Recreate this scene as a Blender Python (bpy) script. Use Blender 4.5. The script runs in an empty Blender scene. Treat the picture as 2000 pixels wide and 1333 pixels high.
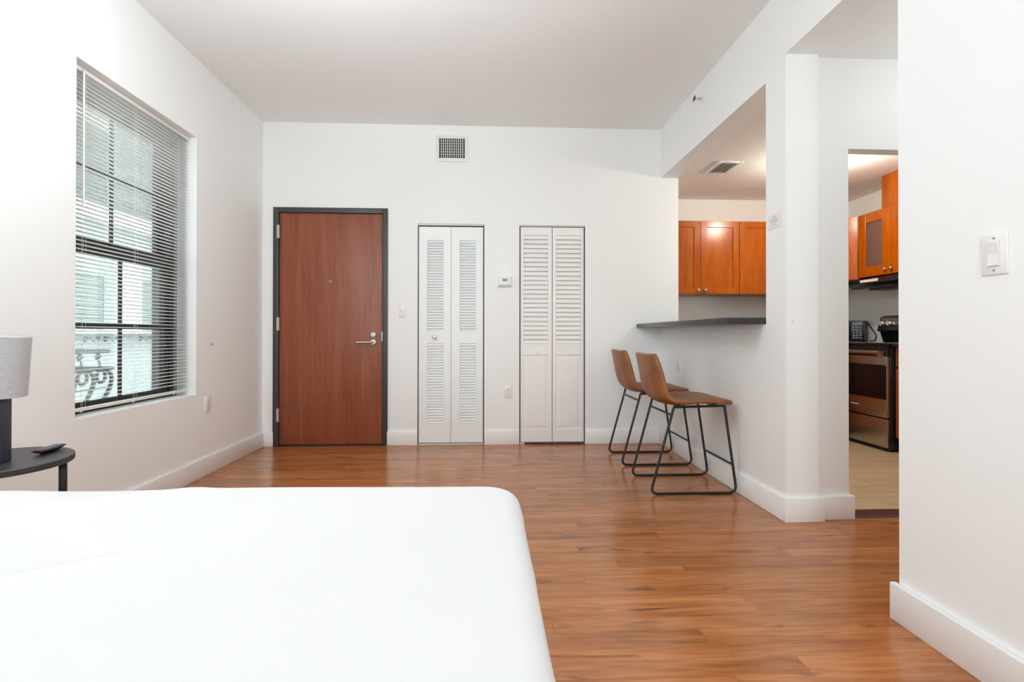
import bpy, bmesh, math, random
from mathutils import Vector, Matrix
random.seed(11)
PI = math.pi
SC = bpy.context.scene
COL = SC.collection

# ------------------------------------------------------------------ camera
EYE = 0.9625                      # camera height above the floor
F_PX, CY = 1010.0, 648.7          # focal length and principal row for a 2000x1333 frame
YAW, PITCH, ROLL = 0.048, -0.0047, 0.001
fl = Vector((math.sin(YAW), math.cos(YAW), 0))
rt = Vector((math.cos(YAW), -math.sin(YAW), 0))
fw = fl*math.cos(PITCH) - Vector((0, 0, 1))*math.sin(PITCH)
up = fl*math.sin(PITCH) + Vector((0, 0, 1))*math.cos(PITCH)
rt2 = rt*math.cos(ROLL) + up*math.sin(ROLL)
up2 = up*math.cos(ROLL) - rt*math.sin(ROLL)
cd = bpy.data.cameras.new('camera'); cam = bpy.data.objects.new('camera', cd); COL.objects.link(cam)
cam.matrix_world = Matrix(((rt2.x, up2.x, -fw.x, 0), (rt2.y, up2.y, -fw.y, 0), (rt2.z, up2.z, -fw.z, EYE), (0, 0, 0, 1)))
cd.sensor_width = 36; cd.lens = F_PX/2000*36
cd.shift_y = (CY-666.5)/2000
cd.clip_start = 0.05; cd.clip_end = 200
SC.camera = cam

# ------------------------------------------------------------------ world, lights, exposure
W = bpy.data.worlds.new('overcast'); SC.world = W; W.use_nodes = True
bg = W.node_tree.nodes['Background']; bg.inputs[0].default_value = (0.86, 0.955, 1.0, 1); bg.inputs[1].default_value = 5.8
SC.view_settings.view_transform = 'Standard'; SC.view_settings.look = 'None'
SC.view_settings.exposure = 0.05; SC.view_settings.gamma = 1.0; SC.view_settings.use_curve_mapping = False
SC.cycles.use_denoising = True; SC.cycles.max_bounces = 14; SC.cycles.diffuse_bounces = 9
SC.cycles.sample_clamp_indirect = 6; SC.cycles.caustics_reflective = False; SC.cycles.caustics_refractive = False

def area(name, loc, size, energy, col, rot, shape='RECTANGLE'):
    l = bpy.data.lights.new(name, 'AREA'); l.shape = shape; l.energy = energy; l.color = col
    l.size = size[0]
    if shape == 'RECTANGLE': l.size_y = size[1]
    o = bpy.data.objects.new(name, l); COL.objects.link(o); o.location = loc; o.rotation_euler = rot
    return o
def point(name, loc, radius, energy, col):
    l = bpy.data.lights.new(name, 'POINT'); l.shadow_soft_size = radius; l.energy = energy; l.color = col
    o = bpy.data.objects.new(name, l); COL.objects.link(o); o.location = loc
    return o
# veiled sun high behind the house: it lights the facade across the courtyard
sl = bpy.data.lights.new('sun', 'SUN'); sl.energy = 3.2; sl.angle = math.radians(25); sl.color = (1, .99, .97)
so = bpy.data.objects.new('sun', sl); COL.objects.link(so)
so.rotation_euler = Vector((-.62, -.12, -.77)).to_track_quat('-Z', 'Y').to_euler()
# unseen fill light added behind the camera, at the rear wall's made-up opening
area('rear_fill_light', (-0.25, -2.56, 1.5), (1.0, 1.7), 40, (0.86, 0.95, 1.0), (PI/2, 0, 0))
# the photographer's flash, bounced off the ceiling
bf = area('bounce_flash', (-0.3, -0.2, 0.95), (0.3, 0.3), 11, (0.83, 0.93, 1.0), (PI-.75, 0, 0))
bf.data.spread = math.radians(60)
# the room's ceiling lamp (just above the top edge of the photograph)
point('ceiling_lamp_light', (-0.95, 1.92, 2.40), 0.12, 27, (0.86, 0.945, 1.0))
# fill light added in the passage, unseen behind the near right wall
point('passage_fill_light', (2.3, 2.05, 2.25), 0.08, 2.9, (0.90, 0.96, 1.0))
# the kitchen's ceiling lamp
point('kitchen_lamp_light', (2.66, 3.90, 2.19), 0.06, 27, (1.0, 0.945, 0.84))

# ------------------------------------------------------------------ materials
MATS = {}
def mat(name, col=(.8, .8, .8), rough=.5, metal=0., spec=.5, build=None, coat=0.):
    m = bpy.data.materials.new(name); m.use_nodes = True
    nt = m.node_tree; b = nt.nodes['Principled BSDF']
    b.inputs['Base Color'].default_value = (*col, 1); b.inputs['Roughness'].default_value = rough
    b.inputs['Metallic'].default_value = metal; b.inputs['Specular IOR Level'].default_value = spec
    if coat: b.inputs['Coat Weight'].default_value = coat; b.inputs['Coat Roughness'].default_value = .12
    if build: build(nt, b)
    MATS[name] = m
    return m
def nd(nt, t, **k):
    n = nt.nodes.new(t)
    for a, v in k.items(): setattr(n, a, v)
    return n
def noise_bump(scale, strength, dist=.002):
    def f(nt, b):
        tc = nd(nt, 'ShaderNodeTexCoord'); n = nd(nt, 'ShaderNodeTexNoise'); bp = nd(nt, 'ShaderNodeBump')
        n.inputs['Scale'].default_value = scale; n.inputs['Detail'].default_value = 4
        bp.inputs['Strength'].default_value = strength; bp.inputs['Distance'].default_value = dist
        nt.links.new(tc.outputs['Object'], n.inputs['Vector']); nt.links.new(n.outputs['Fac'], bp.inputs['Height'])
        nt.links.new(bp.outputs['Normal'], b.inputs['Normal'])
    return f
def wood(c0, c1, c2, stretch, scale=1., rnd=0., rough0=None, knots=False):
    """grain stretched along one axis; stretch = mapping scale per axis"""
    def f(nt, b):
        L = nt.links.new
        tc = nd(nt, 'ShaderNodeTexCoord'); mp = nd(nt, 'ShaderNodeMapping'); mp.inputs['Scale'].default_value = stretch
        oi = nd(nt, 'ShaderNodeObjectInfo'); ad = nd(nt, 'ShaderNodeVectorMath', operation='ADD')
        ml = nd(nt, 'ShaderNodeVectorMath', operation='MULTIPLY'); ml.inputs[1].default_value = (37, 61, 23)
        cb = nd(nt, 'ShaderNodeCombineXYZ')
        for i in range(3): L(oi.outputs['Random'], cb.inputs[i])
        L(cb.outputs[0], ml.inputs[0]); L(tc.outputs['Object'], ad.inputs[0]); L(ml.outputs[0], ad.inputs[1])
        L(ad.outputs[0], mp.inputs['Vector'])
        n1 = nd(nt, 'ShaderNodeTexNoise'); n1.inputs['Scale'].default_value = 1.0*scale; n1.inputs['Detail'].default_value = 6
        n1.inputs['Roughness'].default_value = .6; n1.inputs['Distortion'].default_value = .8
        n2 = nd(nt, 'ShaderNodeTexNoise'); n2.inputs['Scale'].default_value = 5.*scale; n2.inputs['Detail'].default_value = 3
        L(mp.outputs[0], n1.inputs['Vector']); L(mp.outputs[0], n2.inputs['Vector'])
        mx = nd(nt, 'ShaderNodeMix', data_type='FLOAT'); mx.inputs[0].default_value = .35
        L(n1.outputs['Fac'], mx.inputs[2]); L(n2.outputs['Fac'], mx.inputs[3])
        rp = nd(nt, 'ShaderNodeValToRGB'); e = rp.color_ramp.elements
        e[0].position = .3; e[0].color = (*c0, 1); e[1].position = .7; e[1].color = (*c2, 1)
        k = rp.color_ramp.elements.new(.5); k.color = (*c1, 1)
        L(mx.outputs[0], rp.inputs[0])
        hs = nd(nt, 'ShaderNodeHueSaturation')
        mr = nd(nt, 'ShaderNodeMapRange'); mr.inputs['To Min'].default_value = 1-rnd; mr.inputs['To Max'].default_value = 1+rnd
        L(oi.outputs['Random'], mr.inputs['Value']); L(mr.outputs[0], hs.inputs['Value']); L(rp.outputs[0], hs.inputs['Color'])
        out = hs.outputs[0]
        if knots:
            m3 = nd(nt, 'ShaderNodeMapping'); m3.inputs['Scale'].default_value = (2.6, 14, 1)
            L(ad.outputs[0], m3.inputs['Vector'])
            n3 = nd(nt, 'ShaderNodeTexNoise'); n3.inputs['Scale'].default_value = 1.; n3.inputs['Detail'].default_value = 5
            n3.inputs['Distortion'].default_value = 1.2
            L(m3.outputs[0], n3.inputs['Vector'])
            r3 = nd(nt, 'ShaderNodeValToRGB'); r3.color_ramp.elements[0].position = .60; r3.color_ramp.elements[1].position = .76
            L(n3.outputs['Fac'], r3.inputs[0])
            m4 = nd(nt, 'ShaderNodeMix', data_type='RGBA'); L(r3.outputs[0], m4.inputs[0])
            L(out, m4.inputs[6]); m4.inputs[7].default_value = (.12, .036, .014, 1); out = m4.outputs[2]
        L(out, b.inputs['Base Color'])
        bp = nd(nt, 'ShaderNodeBump'); bp.inputs['Strength'].default_value = .06; bp.inputs['Distance'].default_value = .001
        L(n2.outputs['Fac'], bp.inputs['Height']); L(bp.outputs['Normal'], b.inputs['Normal'])
    return f
def linen(nt, b):
    L = nt.links.new
    tc = nd(nt, 'ShaderNodeTexCoord')
    outs = []
    for sc in ((60, 60, 700), (700, 700, 60)):
        mp = nd(nt, 'ShaderNodeMapping'); mp.inputs['Scale'].default_value = sc
        n = nd(nt, 'ShaderNodeTexNoise'); n.inputs['Scale'].default_value = 1; n.inputs['Detail'].default_value = 2
        L(tc.outputs['Object'], mp.inputs['Vector']); L(mp.outputs[0], n.inputs['Vector']); outs.append(n.outputs['Fac'])
    a = nd(nt, 'ShaderNodeMath', operation='ADD'); L(outs[0], a.inputs[0]); L(outs[1], a.inputs[1])
    rp = nd(nt, 'ShaderNodeValToRGB'); rp.color_ramp.elements[0].position = .3; rp.color_ramp.elements[1].position = .72
    rp.color_ramp.elements[0].color = (.36, .36, .37, 1); rp.color_ramp.elements[1].color = (.60, .60, .62, 1)
    h = nd(nt, 'ShaderNodeMath', operation='MULTIPLY'); h.inputs[1].default_value = .5
    L(a.outputs[0], h.inputs[0]); L(h.outputs[0], rp.inputs[0]); L(rp.outputs[0], b.inputs['Base Color'])
    b.inputs['Sheen Weight'].default_value = .2
def leather(nt, b):
    L = nt.links.new
    tc = nd(nt, 'ShaderNodeTexCoord'); n = nd(nt, 'ShaderNodeTexNoise'); n.inputs['Scale'].default_value = 9; n.inputs['Detail'].default_value = 6
    n.inputs['Roughness'].default_value = .65
    L(tc.outputs['Object'], n.inputs['Vector'])
    rp = nd(nt, 'ShaderNodeValToRGB'); e = rp.color_ramp.elements
    e[0].position = .32; e[0].color = (.19, .066, .020, 1); e[1].position = .7; e[1].color = (.36, .14, .046, 1)
    L(n.outputs['Fac'], rp.inputs[0]); L(rp.outputs[0], b.inputs['Base Color'])
    v = nd(nt, 'ShaderNodeTexVoronoi'); v.inputs['Scale'].default_value = 380
    L(tc.outputs['Object'], v.inputs['Vector'])
    bp = nd(nt, 'ShaderNodeBump'); bp.inputs['Strength'].default_value = .12; bp.inputs['Distance'].default_value = .001
    L(v.outputs['Distance'], bp.inputs['Height']); L(bp.outputs['Normal'], b.inputs['Normal'])
def brushed(axis_scale):
    def f(nt, b):
        L = nt.links.new
        tc = nd(nt, 'ShaderNodeTexCoord'); mp = nd(nt, 'ShaderNodeMapping'); mp.inputs['Scale'].default_value = axis_scale
        n = nd(nt, 'ShaderNodeTexNoise'); n.inputs['Scale'].default_value = 1; n.inputs['Detail'].default_value = 3
        L(tc.outputs['Object'], mp.inputs['Vector']); L(mp.outputs[0], n.inputs['Vector'])
        mr = nd(nt, 'ShaderNodeMapRange'); mr.inputs['To Min'].default_value = .22; mr.inputs['To Max'].default_value = .42
        L(n.outputs['Fac'], mr.inputs['Value']); L(mr.outputs[0], b.inputs['Roughness'])
    return f
def glassy(tint, refl):
    def f(nt, b):
        L = nt.links.new
        o = [n for n in nt.nodes if n.type == 'OUTPUT_MATERIAL'][0]
        t = nd(nt, 'ShaderNodeBsdfTransparent'); t.inputs[0].default_value = (*tint, 1)
        g = nd(nt, 'ShaderNodeBsdfGlossy'); g.inputs['Roughness'].default_value = .02
        fr = nd(nt, 'ShaderNodeFresnel'); fr.inputs[0].default_value = 1.45
        mm = nd(nt, 'ShaderNodeMath', operation='MULTIPLY'); mm.inputs[1].default_value = refl
        L(fr.outputs[0], mm.inputs[0])
        mx = nd(nt, 'ShaderNodeMixShader'); L(mm.outputs[0], mx.inputs[0]); L(t.outputs[0], mx.inputs[1]); L(g.outputs[0], mx.inputs[2])
        L(mx.outputs[0], o.inputs[0])
    return f
def granite(nt, b):
    L = nt.links.new
    tc = nd(nt, 'ShaderNodeTexCoord'); v = nd(nt, 'ShaderNodeTexNoise'); v.inputs['Scale'].default_value = 160; v.inputs['Detail'].default_value = 2
    L(tc.outputs['Object'], v.inputs['Vector'])
    rp = nd(nt, 'ShaderNodeValToRGB'); rp.color_ramp.elements[0].position = .55; rp.color_ramp.elements[1].position = .75
    rp.color_ramp.elements[0].color = (.026, .027, .029, 1); rp.color_ramp.elements[1].color = (.06, .06, .062, 1)
    L(v.outputs['Fac'], rp.inputs[0]); L(rp.outputs[0], b.inputs['Base Color'])
def cotton(nt, b):
    noise_bump(420, .08, .0006)(nt, b)
    b.inputs['Sheen Weight'].default_value = .15

mat('wall_paint', (.88, .90, .897), .62, build=noise_bump(90, .05, .0008))
mat('ceiling_paint', (.90, .91, .905), .8, build=noise_bump(60, .06, .001))
mat('trim_paint', (.875, .885, .88), .35, build=noise_bump(40, .02, .0006))
mat('kitchen_paint', (.87, .865, .83), .6, build=noise_bump(90, .05, .0008))
mat('floor_wood', rough=.19, spec=.62, build=wood((.205, .062, .016), (.40, .142, .042), (.53, .228, .082), (1.4, 19, 1), 1., .12, knots=True))
mat('under_floor', (.22, .08, .03), .6, build=noise_bump(30, .1))
mat('vinyl_floor', rough=.4, build=wood((.50, .37, .22), (.58, .44, .27), (.64, .50, .32), (2, 14, 1), 1., .06))
mat('threshold_wood', rough=.35, build=wood((.055, .016, .012), (.085, .024, .017), (.12, .035, .024), (3, 40, 1)))
mat('door_wood', rough=.42, build=wood((.19, .046, .020), (.275, .075, .033), (.35, .108, .050), (13, 13, .9), 1., .0))
mat('door_frame_paint', (.05, .05, .053), .45, build=noise_bump(60, .04, .0006))
mat('closet_paint_cool', (.87, .90, .895), .42, build=noise_bump(50, .03, .0006))
mat('closet_paint_warm', (.885, .875, .86), .42, build=noise_bump(50, .03, .0006))
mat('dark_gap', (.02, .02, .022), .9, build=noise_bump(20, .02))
mat('steel', (.62, .60, .57), .3, 1., build=brushed((400, 20, 20)))
mat('brass_knob', (.72, .62, .48), .25, 1., build=brushed((60, 60, 60)))
mat('white_plastic', (.82, .82, .80), .35, build=noise_bump(30, .01, .0004))
mat('grey_plastic', (.70, .70, .69), .4, build=noise_bump(30, .01, .0004))
mat('vent_grey', (.30, .30, .29), .6, build=noise_bump(30, .02))
mat('lcd', (.28, .42, .35), .25, build=noise_bump(20, .01, .0003))
mat('lcd_ink', (.05, .09, .07), .5, build=noise_bump(20, .01, .0003))
mat('black_metal', (.014, .014, .016), .42, .3, build=noise_bump(200, .05, .0004))
mat('window_metal', (.022, .022, .024), .5, .2, build=noise_bump(120, .05, .0004))
mat('blind_white', (.86, .85, .83), .42, build=noise_bump(30, .02, .0004))
mat('blind_rail', (.76, .72, .67), .42, build=noise_bump(30, .02, .0004))
mat('cord', (.86, .85, .80), .7, build=noise_bump(300, .1, .0003))
mat('pane_glass', (1, 1, 1), .02, build=glassy((.945, .975, .965), .8))
mat('sheet_cotton', (.705, .70, .705), .8, build=cotton)
mat('bed_fabric', (.30, .30, .31), .85, build=noise_bump(200, .2, .001))
mat('table_black', (.035, .034, .036), .42, build=noise_bump(160, .03, .0004))
mat('lamp_ceramic', (.026, .030, .048), .38, build=noise_bump(40, .06, .001))
mat('shade_linen', rough=.9, build=linen)
mat('shade_lining', (.82, .82, .82), .8, build=noise_bump(120, .05, .0005))
mat('remote_black', (.016, .015, .018), .4, build=noise_bump(60, .03, .0004))
mat('button_grey', (.22, .22, .26), .5, build=noise_bump(60, .03, .0004))
mat('button_red', (.42, .03, .05), .45, build=noise_bump(60, .03, .0004))
mat('leather', rough=.46, build=leather)
mat('counter_stone', rough=.22, build=granite)
mat('cabinet_wood', rough=.22, spec=.3, build=wood((.31, .056, .001), (.43, .092, .001), (.54, .135, .0015), (9, 9, 1.3), 1., .05), coat=0.)
mat('cabinet_wood_dark', rough=.3, build=wood((.28, .062, .006), (.36, .085, .009), (.43, .11, .012), (9, 9, 1.3), 1., .05))
mat('cabinet_inside', (.42, .16, .08), .5, build=noise_bump(30, .03))
def frosted(nt, b):
    L = nt.links.new; o = [n for n in nt.nodes if n.type == 'OUTPUT_MATERIAL'][0]
    t = nd(nt, 'ShaderNodeBsdfTransparent'); t.inputs[0].default_value = (.75, .6, .52, 1)
    b.inputs['Base Color'].default_value = (.26, .15, .12, 1); b.inputs['Roughness'].default_value = .35
    mx = nd(nt, 'ShaderNodeMixShader'); mx.inputs[0].default_value = .62
    L(t.outputs[0], mx.inputs[1]); L(b.outputs[0], mx.inputs[2]); L(mx.outputs[0], o.inputs[0])
mat('smoked_glass', (.26, .15, .12), .35, build=frosted)
mat('appliance_black', (.012, .012, .014), .22, build=noise_bump(60, .01, .0003))
mat('grey_black', (.045, .05, .055), .4, build=noise_bump(60, .02, .0003))
mat('oven_glass', (.010, .007, .010), .12, build=noise_bump(10, .005, .0003))
mat('stainless', (.56, .52, .47), .3, 1., build=brushed((20, 20, 500)))
mat('print_ink', (.45, .44, .44), .7, build=noise_bump(60, .02, .0003))
mat('print_red', (.70, .50, .52), .7, build=noise_bump(60, .02, .0003))
mat('facade_paint', (.80, .81, .80), .8, build=noise_bump(3, .02, .002))
mat('facade_wall', (.52, .575, .56), .85, build=noise_bump(3, .02, .002))
mat('facade_grey', (.50, .56, .54), .8, build=noise_bump(3, .02, .002))  # grey green of the window frames and balcony doors
mat('facade_glass', (.20, .25, .24), .15, build=noise_bump(3, .02, .002))
mat('facade_blind', (.40, .48, .45), .6, build=noise_bump(5, .05, .002))
mat('wrought_iron', (.06, .065, .07), .5, build=noise_bump(60, .1, .001))
mat('pale_iron', (.22, .25, .26), .6, build=noise_bump(60, .1, .001))
mat('court_paving', (.55, .55, .53), .9, build=noise_bump(4, .2, .01))
mat('lamp_glow', (1, .9, .75), .5, build=noise_bump(20, .01))
b_ = MATS['lamp_glow'].node_tree.nodes['Principled BSDF']
b_.inputs['Emission Color'].default_value = (1, .86, .66, 1); b_.inputs['Emission Strength'].default_value = 5
mat('room_lamp_glow', (1, .97, .94), .5, build=noise_bump(20, .01))
b_ = MATS['room_lamp_glow'].node_tree.nodes['Principled BSDF']
b_.inputs['Emission Color'].default_value = (1, .97, .93, 1); b_.inputs['Emission Strength'].default_value = 4

# ------------------------------------------------------------------ mesh helpers
class MB:
    def __init__(s): s.bm = bmesh.new()
    def box(s, x0, y0, z0, x1, y1, z1, rot=None, piv=None):
        vs = [s.bm.verts.new((x, y, z)) for x in (x0, x1) for y in (y0, y1) for z in (z0, z1)]
        for f in ((0, 1, 3, 2), (4, 6, 7, 5), (0, 4, 5, 1), (2, 3, 7, 6), (0, 2, 6, 4), (1, 5, 7, 3)):
            s.bm.faces.new([vs[i] for i in f])
        if rot is not None:
            p = Vector(piv) if piv else Vector(((x0+x1)/2, (y0+y1)/2, (z0+z1)/2))
            for v in vs: v.co = p + rot @ (v.co-p)
        return s
    def rings(s, rings, closed=True, cap=True, loop=False):
        R = [[s.bm.verts.new(p) for p in r] for r in rings]
        n = len(R[0]); m = len(R)
        for i in range(m if loop else m-1):
            a, b = R[i], R[(i+1) % m]
            for j in range(n if closed else n-1):
                s.bm.faces.new((a[j], a[(j+1) % n], b[(j+1) % n], b[j]))
        if cap and closed and not loop:
            s.bm.faces.new(R[0][::-1]); s.bm.faces.new(R[-1])
        return s
    def lathe(s, prof, c=(0, 0, 0), n=32, axis='Z', cap=True):
        c = Vector(c); rs = []
        for r, h in prof:
            q = []
            for k in range(n):
                a = 2*PI*k/n; u, v = r*math.cos(a), r*math.sin(a)
                q.append(c+(Vector((u, v, h)) if axis == 'Z' else Vector((u, h, v)) if axis == 'Y' else Vector((h, u, v))))
            rs.append(q)
        return s.rings(rs, cap=cap)
    def tube(s, pts, r, n=10, loop=False):
        pts = [Vector(p) for p in pts]; m = len(pts); rs = []; prev = None
        for i, p in enumerate(pts):
            if loop: t = pts[(i+1) % m]-pts[i-1]
            else: t = pts[min(i+1, m-1)]-pts[max(i-1, 0)]
            t.normalize()
            if prev is None:
                a = Vector((0, 0, 1)) if abs(t.z) < .9 else Vector((1, 0, 0))
                u = t.cross(a).normalized()
            else:
                u = (prev-t*prev.dot(t)).normalized()
            prev = u; w = t.cross(u)
            rs.append([p+u*r*math.cos(2*PI*k/n)+w*r*math.sin(2*PI*k/n) for k in range(n)])
        return s.rings(rs, loop=loop)
    def prism(s, poly, axis, a, b):
        def P(u, v, h): return {'X': (h, u, v), 'Y': (u, h, v), 'Z': (u, v, h)}[axis]
        return s.rings([[P(u, v, a) for u, v in poly], [P(u, v, b) for u, v in poly]])
    def build(s, name, m, parent=None, bevel=0., seg=2, smooth=False, angle=35, kind=None):
        bmesh.ops.recalc_face_normals(s.bm, faces=s.bm.faces)
        if bevel:
            ed = [e for e in s.bm.edges if len(e.link_faces) == 2 and e.calc_face_angle(0) > math.radians(40)]
            bmesh.ops.bevel(s.bm, geom=ed, offset=bevel, segments=seg, profile=.5, affect='EDGES', clamp_overlap=True)
        o0 = Vector((0, 0, 0))
        if parent is not None:
            r = parent
            while r.parent is not None: r = r.parent
            o0 = Vector(r.location)
        if o0.length: bmesh.ops.translate(s.bm, verts=s.bm.verts, vec=-o0)
        me = bpy.data.meshes.new(name); s.bm.to_mesh(me); s.bm.free()
        if smooth or bevel:
            me.shade_smooth()
            try: me.set_sharp_from_angle(angle=math.radians(angle))
            except Exception: pass
        o = bpy.data.objects.new(name, me); COL.objects.link(o)
        me.materials.append(MATS[m])
        if parent is not None: o.parent = parent
        if kind: o['kind'] = kind
        return o
def tag(o, label, cat, group=None, kind=None):
    o['label'] = label
    if cat: o['category'] = cat
    if group: o['group'] = group
    if kind: o['kind'] = kind
    return o
def thing(name, loc, label, cat, group=None, kind=None):
    o = bpy.data.objects.new(name, None); COL.objects.link(o); o.location = loc; o.empty_display_size = .1
    return tag(o, label, cat, group, kind)
def share(src, parent, off):
    c = src.copy(); COL.objects.link(c); c.parent = parent; c.location = Vector(src.location)+Vector(off)
    return c
def box(*a): return MB().box(*a)
def fillet(pts, rad, n=6, closed=False):
    """round the inner corners of a polyline"""
    P = [Vector(p) for p in pts]; out = []
    for i, p in enumerate(P):
        if not closed and i in (0, len(P)-1): out.append(p); continue
        a = P[i-1]-p; b = P[(i+1) % len(P)]-p
        r = min(rad, a.length*.49, b.length*.49); a.normalize(); b.normalize()
        for k in range(n+1):
            t = k/n; out.append((p+a*r)*(1-t)**2+p*2*t*(1-t)+(p+b*r)*t*t)
    return out

# ------------------------------------------------------------------ the room
L, R, D, C = 1.9179, 1.5364, 4.5179, 2.7829     # left wall, partition, back wall, ceiling
TK = .165                                        # wall thickness
WN, YN = 1.39, 1.684                             # near right wall face and its far end
YR = -2.7                                        # wall behind the camera
HK, HA = 2.3535, 2.4145                          # kitchen and passage ceilings
YJ, YP, YA = 2.7812, 2.5924, 2.6212              # pass-through jamb, partition end, passage wall
XK, YK = 3.78, 5.22                              # kitchen right and back walls
BH, BT = .124, .015                              # baseboard
def structure(mb, name, m, label, **k):
    return tag(mb.build(name, m, **k), label, None, kind='structure')
# window opening in the left wall
WY0, WY1, WZ0, WZ1 = 2.5055, 3.5084, .5617, 2.2611
XO = -L-.24
m = MB()
m.box(XO, YR, 0, -L, WY0, C).box(XO, WY1, 0, -L, D+.2, C).box(XO, WY0, 0, -L, WY1, WZ0).box(XO, WY0, WZ1, -L, WY1, C)
structure(m, 'wall_left', 'wall_paint', 'white left wall holding the window')
# back wall with the entry and two closet openings
DX0, DX1, DZ = -1.822, -.862, 2.05
A0, A1, AZ = -.6025, -.0255, 1.925
B0, B1, BZ = .2815, .8605, 1.921
m = MB(); y0, y1 = D, D+.12
for a, b in ((-L, DX0), (DX1, A0), (A1, B0), (B1, R+TK-.004)): m.box(a, y0, 0, b, y1, HK if b > 1.6 else C)
for a, b, z in ((DX0, DX1, DZ), (A0, A1, AZ), (B0, B1, BZ)): m.box(a, y0, z, b, y1, C)
m.box(B1, y0, HK, R+TK, y1, C)
structure(m, 'wall_back', 'wall_paint', 'white back wall with the entry door and two closets')
structure(box(DX0-.06, D+.12, 0, B1+.06, D+.16, 2.2), 'wall_back', 'dark_gap', 'dark panel painted as the shade inside the closets')  # dark sheet takes the place of shade in the closet interiors
# near right wall (a solid block), its far end opens onto the passage
structure(box(WN, YR, 0, 3.0, YN, C), 'wall_right', 'wall_paint', 'white near right wall with a light switch')
# partition: column, header over the pass-through, half wall, header over the passage
m = MB()
m.box(R, YP, 0, R+.1745, YJ, C).box(R, YJ, HK, R+TK, D, C).box(R, YJ, 0, R+TK, D, 1.02)
m.box(R, YN, HA, R+TK, YP, C)
structure(m, 'wall_partition', 'wall_paint', 'white partition with the bar pass-through')
# passage wall with the kitchen doorway
PX0, PX1, PZ = 1.891, 2.72, 1.938
m = MB(); m.box(R+.1745, YA, 0, PX0, YA+.08, HA+.05).box(PX0, YA, PZ, PX1, YA+.08, HA+.05).box(PX1, YA, 0, 3.0, YA+.08, HA+.05)
structure(m, 'wall_passage', 'wall_paint', 'white passage wall with the kitchen doorway')
structure(box(3.0, YR, 0, 3.1, YA+.08, C), 'wall_passage', 'wall_paint', 'white end wall of the passage')
# unseen rear wall; the opening is added to let sky light in
m = MB()
m.box(-L, YR-.15, 0, WN, YR, .5).box(-L, YR-.15, 2.5, WN, YR, C).box(-L, YR-.15, .5, -.8, YR, 2.5).box(.3, YR-.15, .5, WN, YR, 2.5)
structure(m, 'wall_rear', 'wall_paint', 'white unseen wall behind the viewer with an added opening for light')
# ceilings
structure(box(XO, YR-.15, C, 3.1, D+.16, C+.1), 'ceiling', 'ceiling_paint', 'pale ceiling of the main room')
structure(box(R+TK, YN-.3, HA, 3.05, YA+.04, HA+.06), 'ceiling', 'ceiling_paint', 'lower ceiling of the passage')
structure(box(R+TK-.001, YA+.08, HK, XK+.1, YK+.1, HK+.06), 'ceiling', 'kitchen_paint', 'low kitchen ceiling')
# kitchen walls
structure(box(R+TK-.1, YK, 0, XK+.1, YK+.1, HK+.05), 'wall_kitchen', 'kitchen_paint', 'cream back wall of the kitchen')
structure(box(XK, YA, 0, XK+.1, YK, HK+.05), 'wall_kitchen', 'kitchen_paint', 'cream right wall of the kitchen')
structure(box(R+TK-.1, D+.12, 0, R+TK, YK, HK+.05), 'wall_kitchen', 'kitchen_paint', 'cream left wall of the kitchen')
structure(box(3.0, YA, 0, XK, YA+.08, HK+.05), 'wall_kitchen', 'kitchen_paint', 'cream front wall of the kitchen')

# floors: base slab, then every plank of the visible part as a part of the floor
fl_ = structure(box(XO, YR-.1, -.06, 3.05, D+.16, -.008), 'floor', 'under_floor', 'glossy orange brown wood plank floor')
PW = .0752; FY0 = 1.12
rng = random.Random(5)
nrow = int((D-FY0)/PW)+1
for i in range(nrow):
    ya, yb = D-(i+1)*PW, D-i*PW
    xe = R if ya > YA else PX1
    x = -L-rng.uniform(.05, 1.15)
    while x < xe:
        ln = rng.choice((1.21, 1.21, .9, 1.21))
        a, b = max(x, -L), min(x+ln, xe)
        if b-a > .05:
            g = .0003; cx, cy = (a+b)/2, (ya+yb)/2
            mb = MB().box(a+g-cx, ya+g-cy, -.008, b-g-cx, yb-g-cy, rng.uniform(-.0002, 0))
            o = mb.build('plank', 'floor_wood', fl_, bevel=.0005, seg=1)
            o.location = (cx, cy, 0)
        x += ln
m = MB(); y = FY0-(PW*.0)
y = D-nrow*PW
while y > YR:
    x = -L-rng.uniform(.05, 1.15)
    while x < WN:
        ln = 1.21; a, b = max(x, -L), min(x+ln, WN)
        if b-a > .05: m.box(a+.0006, y-PW+.0006, -.008, b-.0006, y-.0006, 0)
        x += ln
    y -= PW
m.build('rear_planks', 'floor_wood', fl_, kind='stuff')
kf = structure(box(R+.05, YA+.08, -.06, XK+.05, YK+.05, -.004), 'floor', 'vinyl_floor', 'tan wood look kitchen floor')
i = 0; y = YA+.115
while y < YK:
    x = R+TK-rng.uniform(.1, 1.1)
    while x < XK:
        a, b = max(x, R+TK), min(x+1.22, XK); yb = min(y+.15, YK)
        if b-a > .05:
            cx, cy = (a+b)/2, (y+yb)/2
            o = MB().box(a+.0006-cx, y+.0006-cy, -.006, b-.0006-cx, yb-.0006-cy, 0).build('plank', 'vinyl_floor', kf)
            o.location = (cx, cy, 0)
        x += 1.22
    y += .15
structure(MB().prism([(YA-.002, 0), (YA+.012, .012), (YA+.10, .012), (YA+.118, 0)], 'X', PX0, PX1), 'trim_1', 'threshold_wood', 'dark wood threshold strip in the kitchen doorway')

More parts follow.
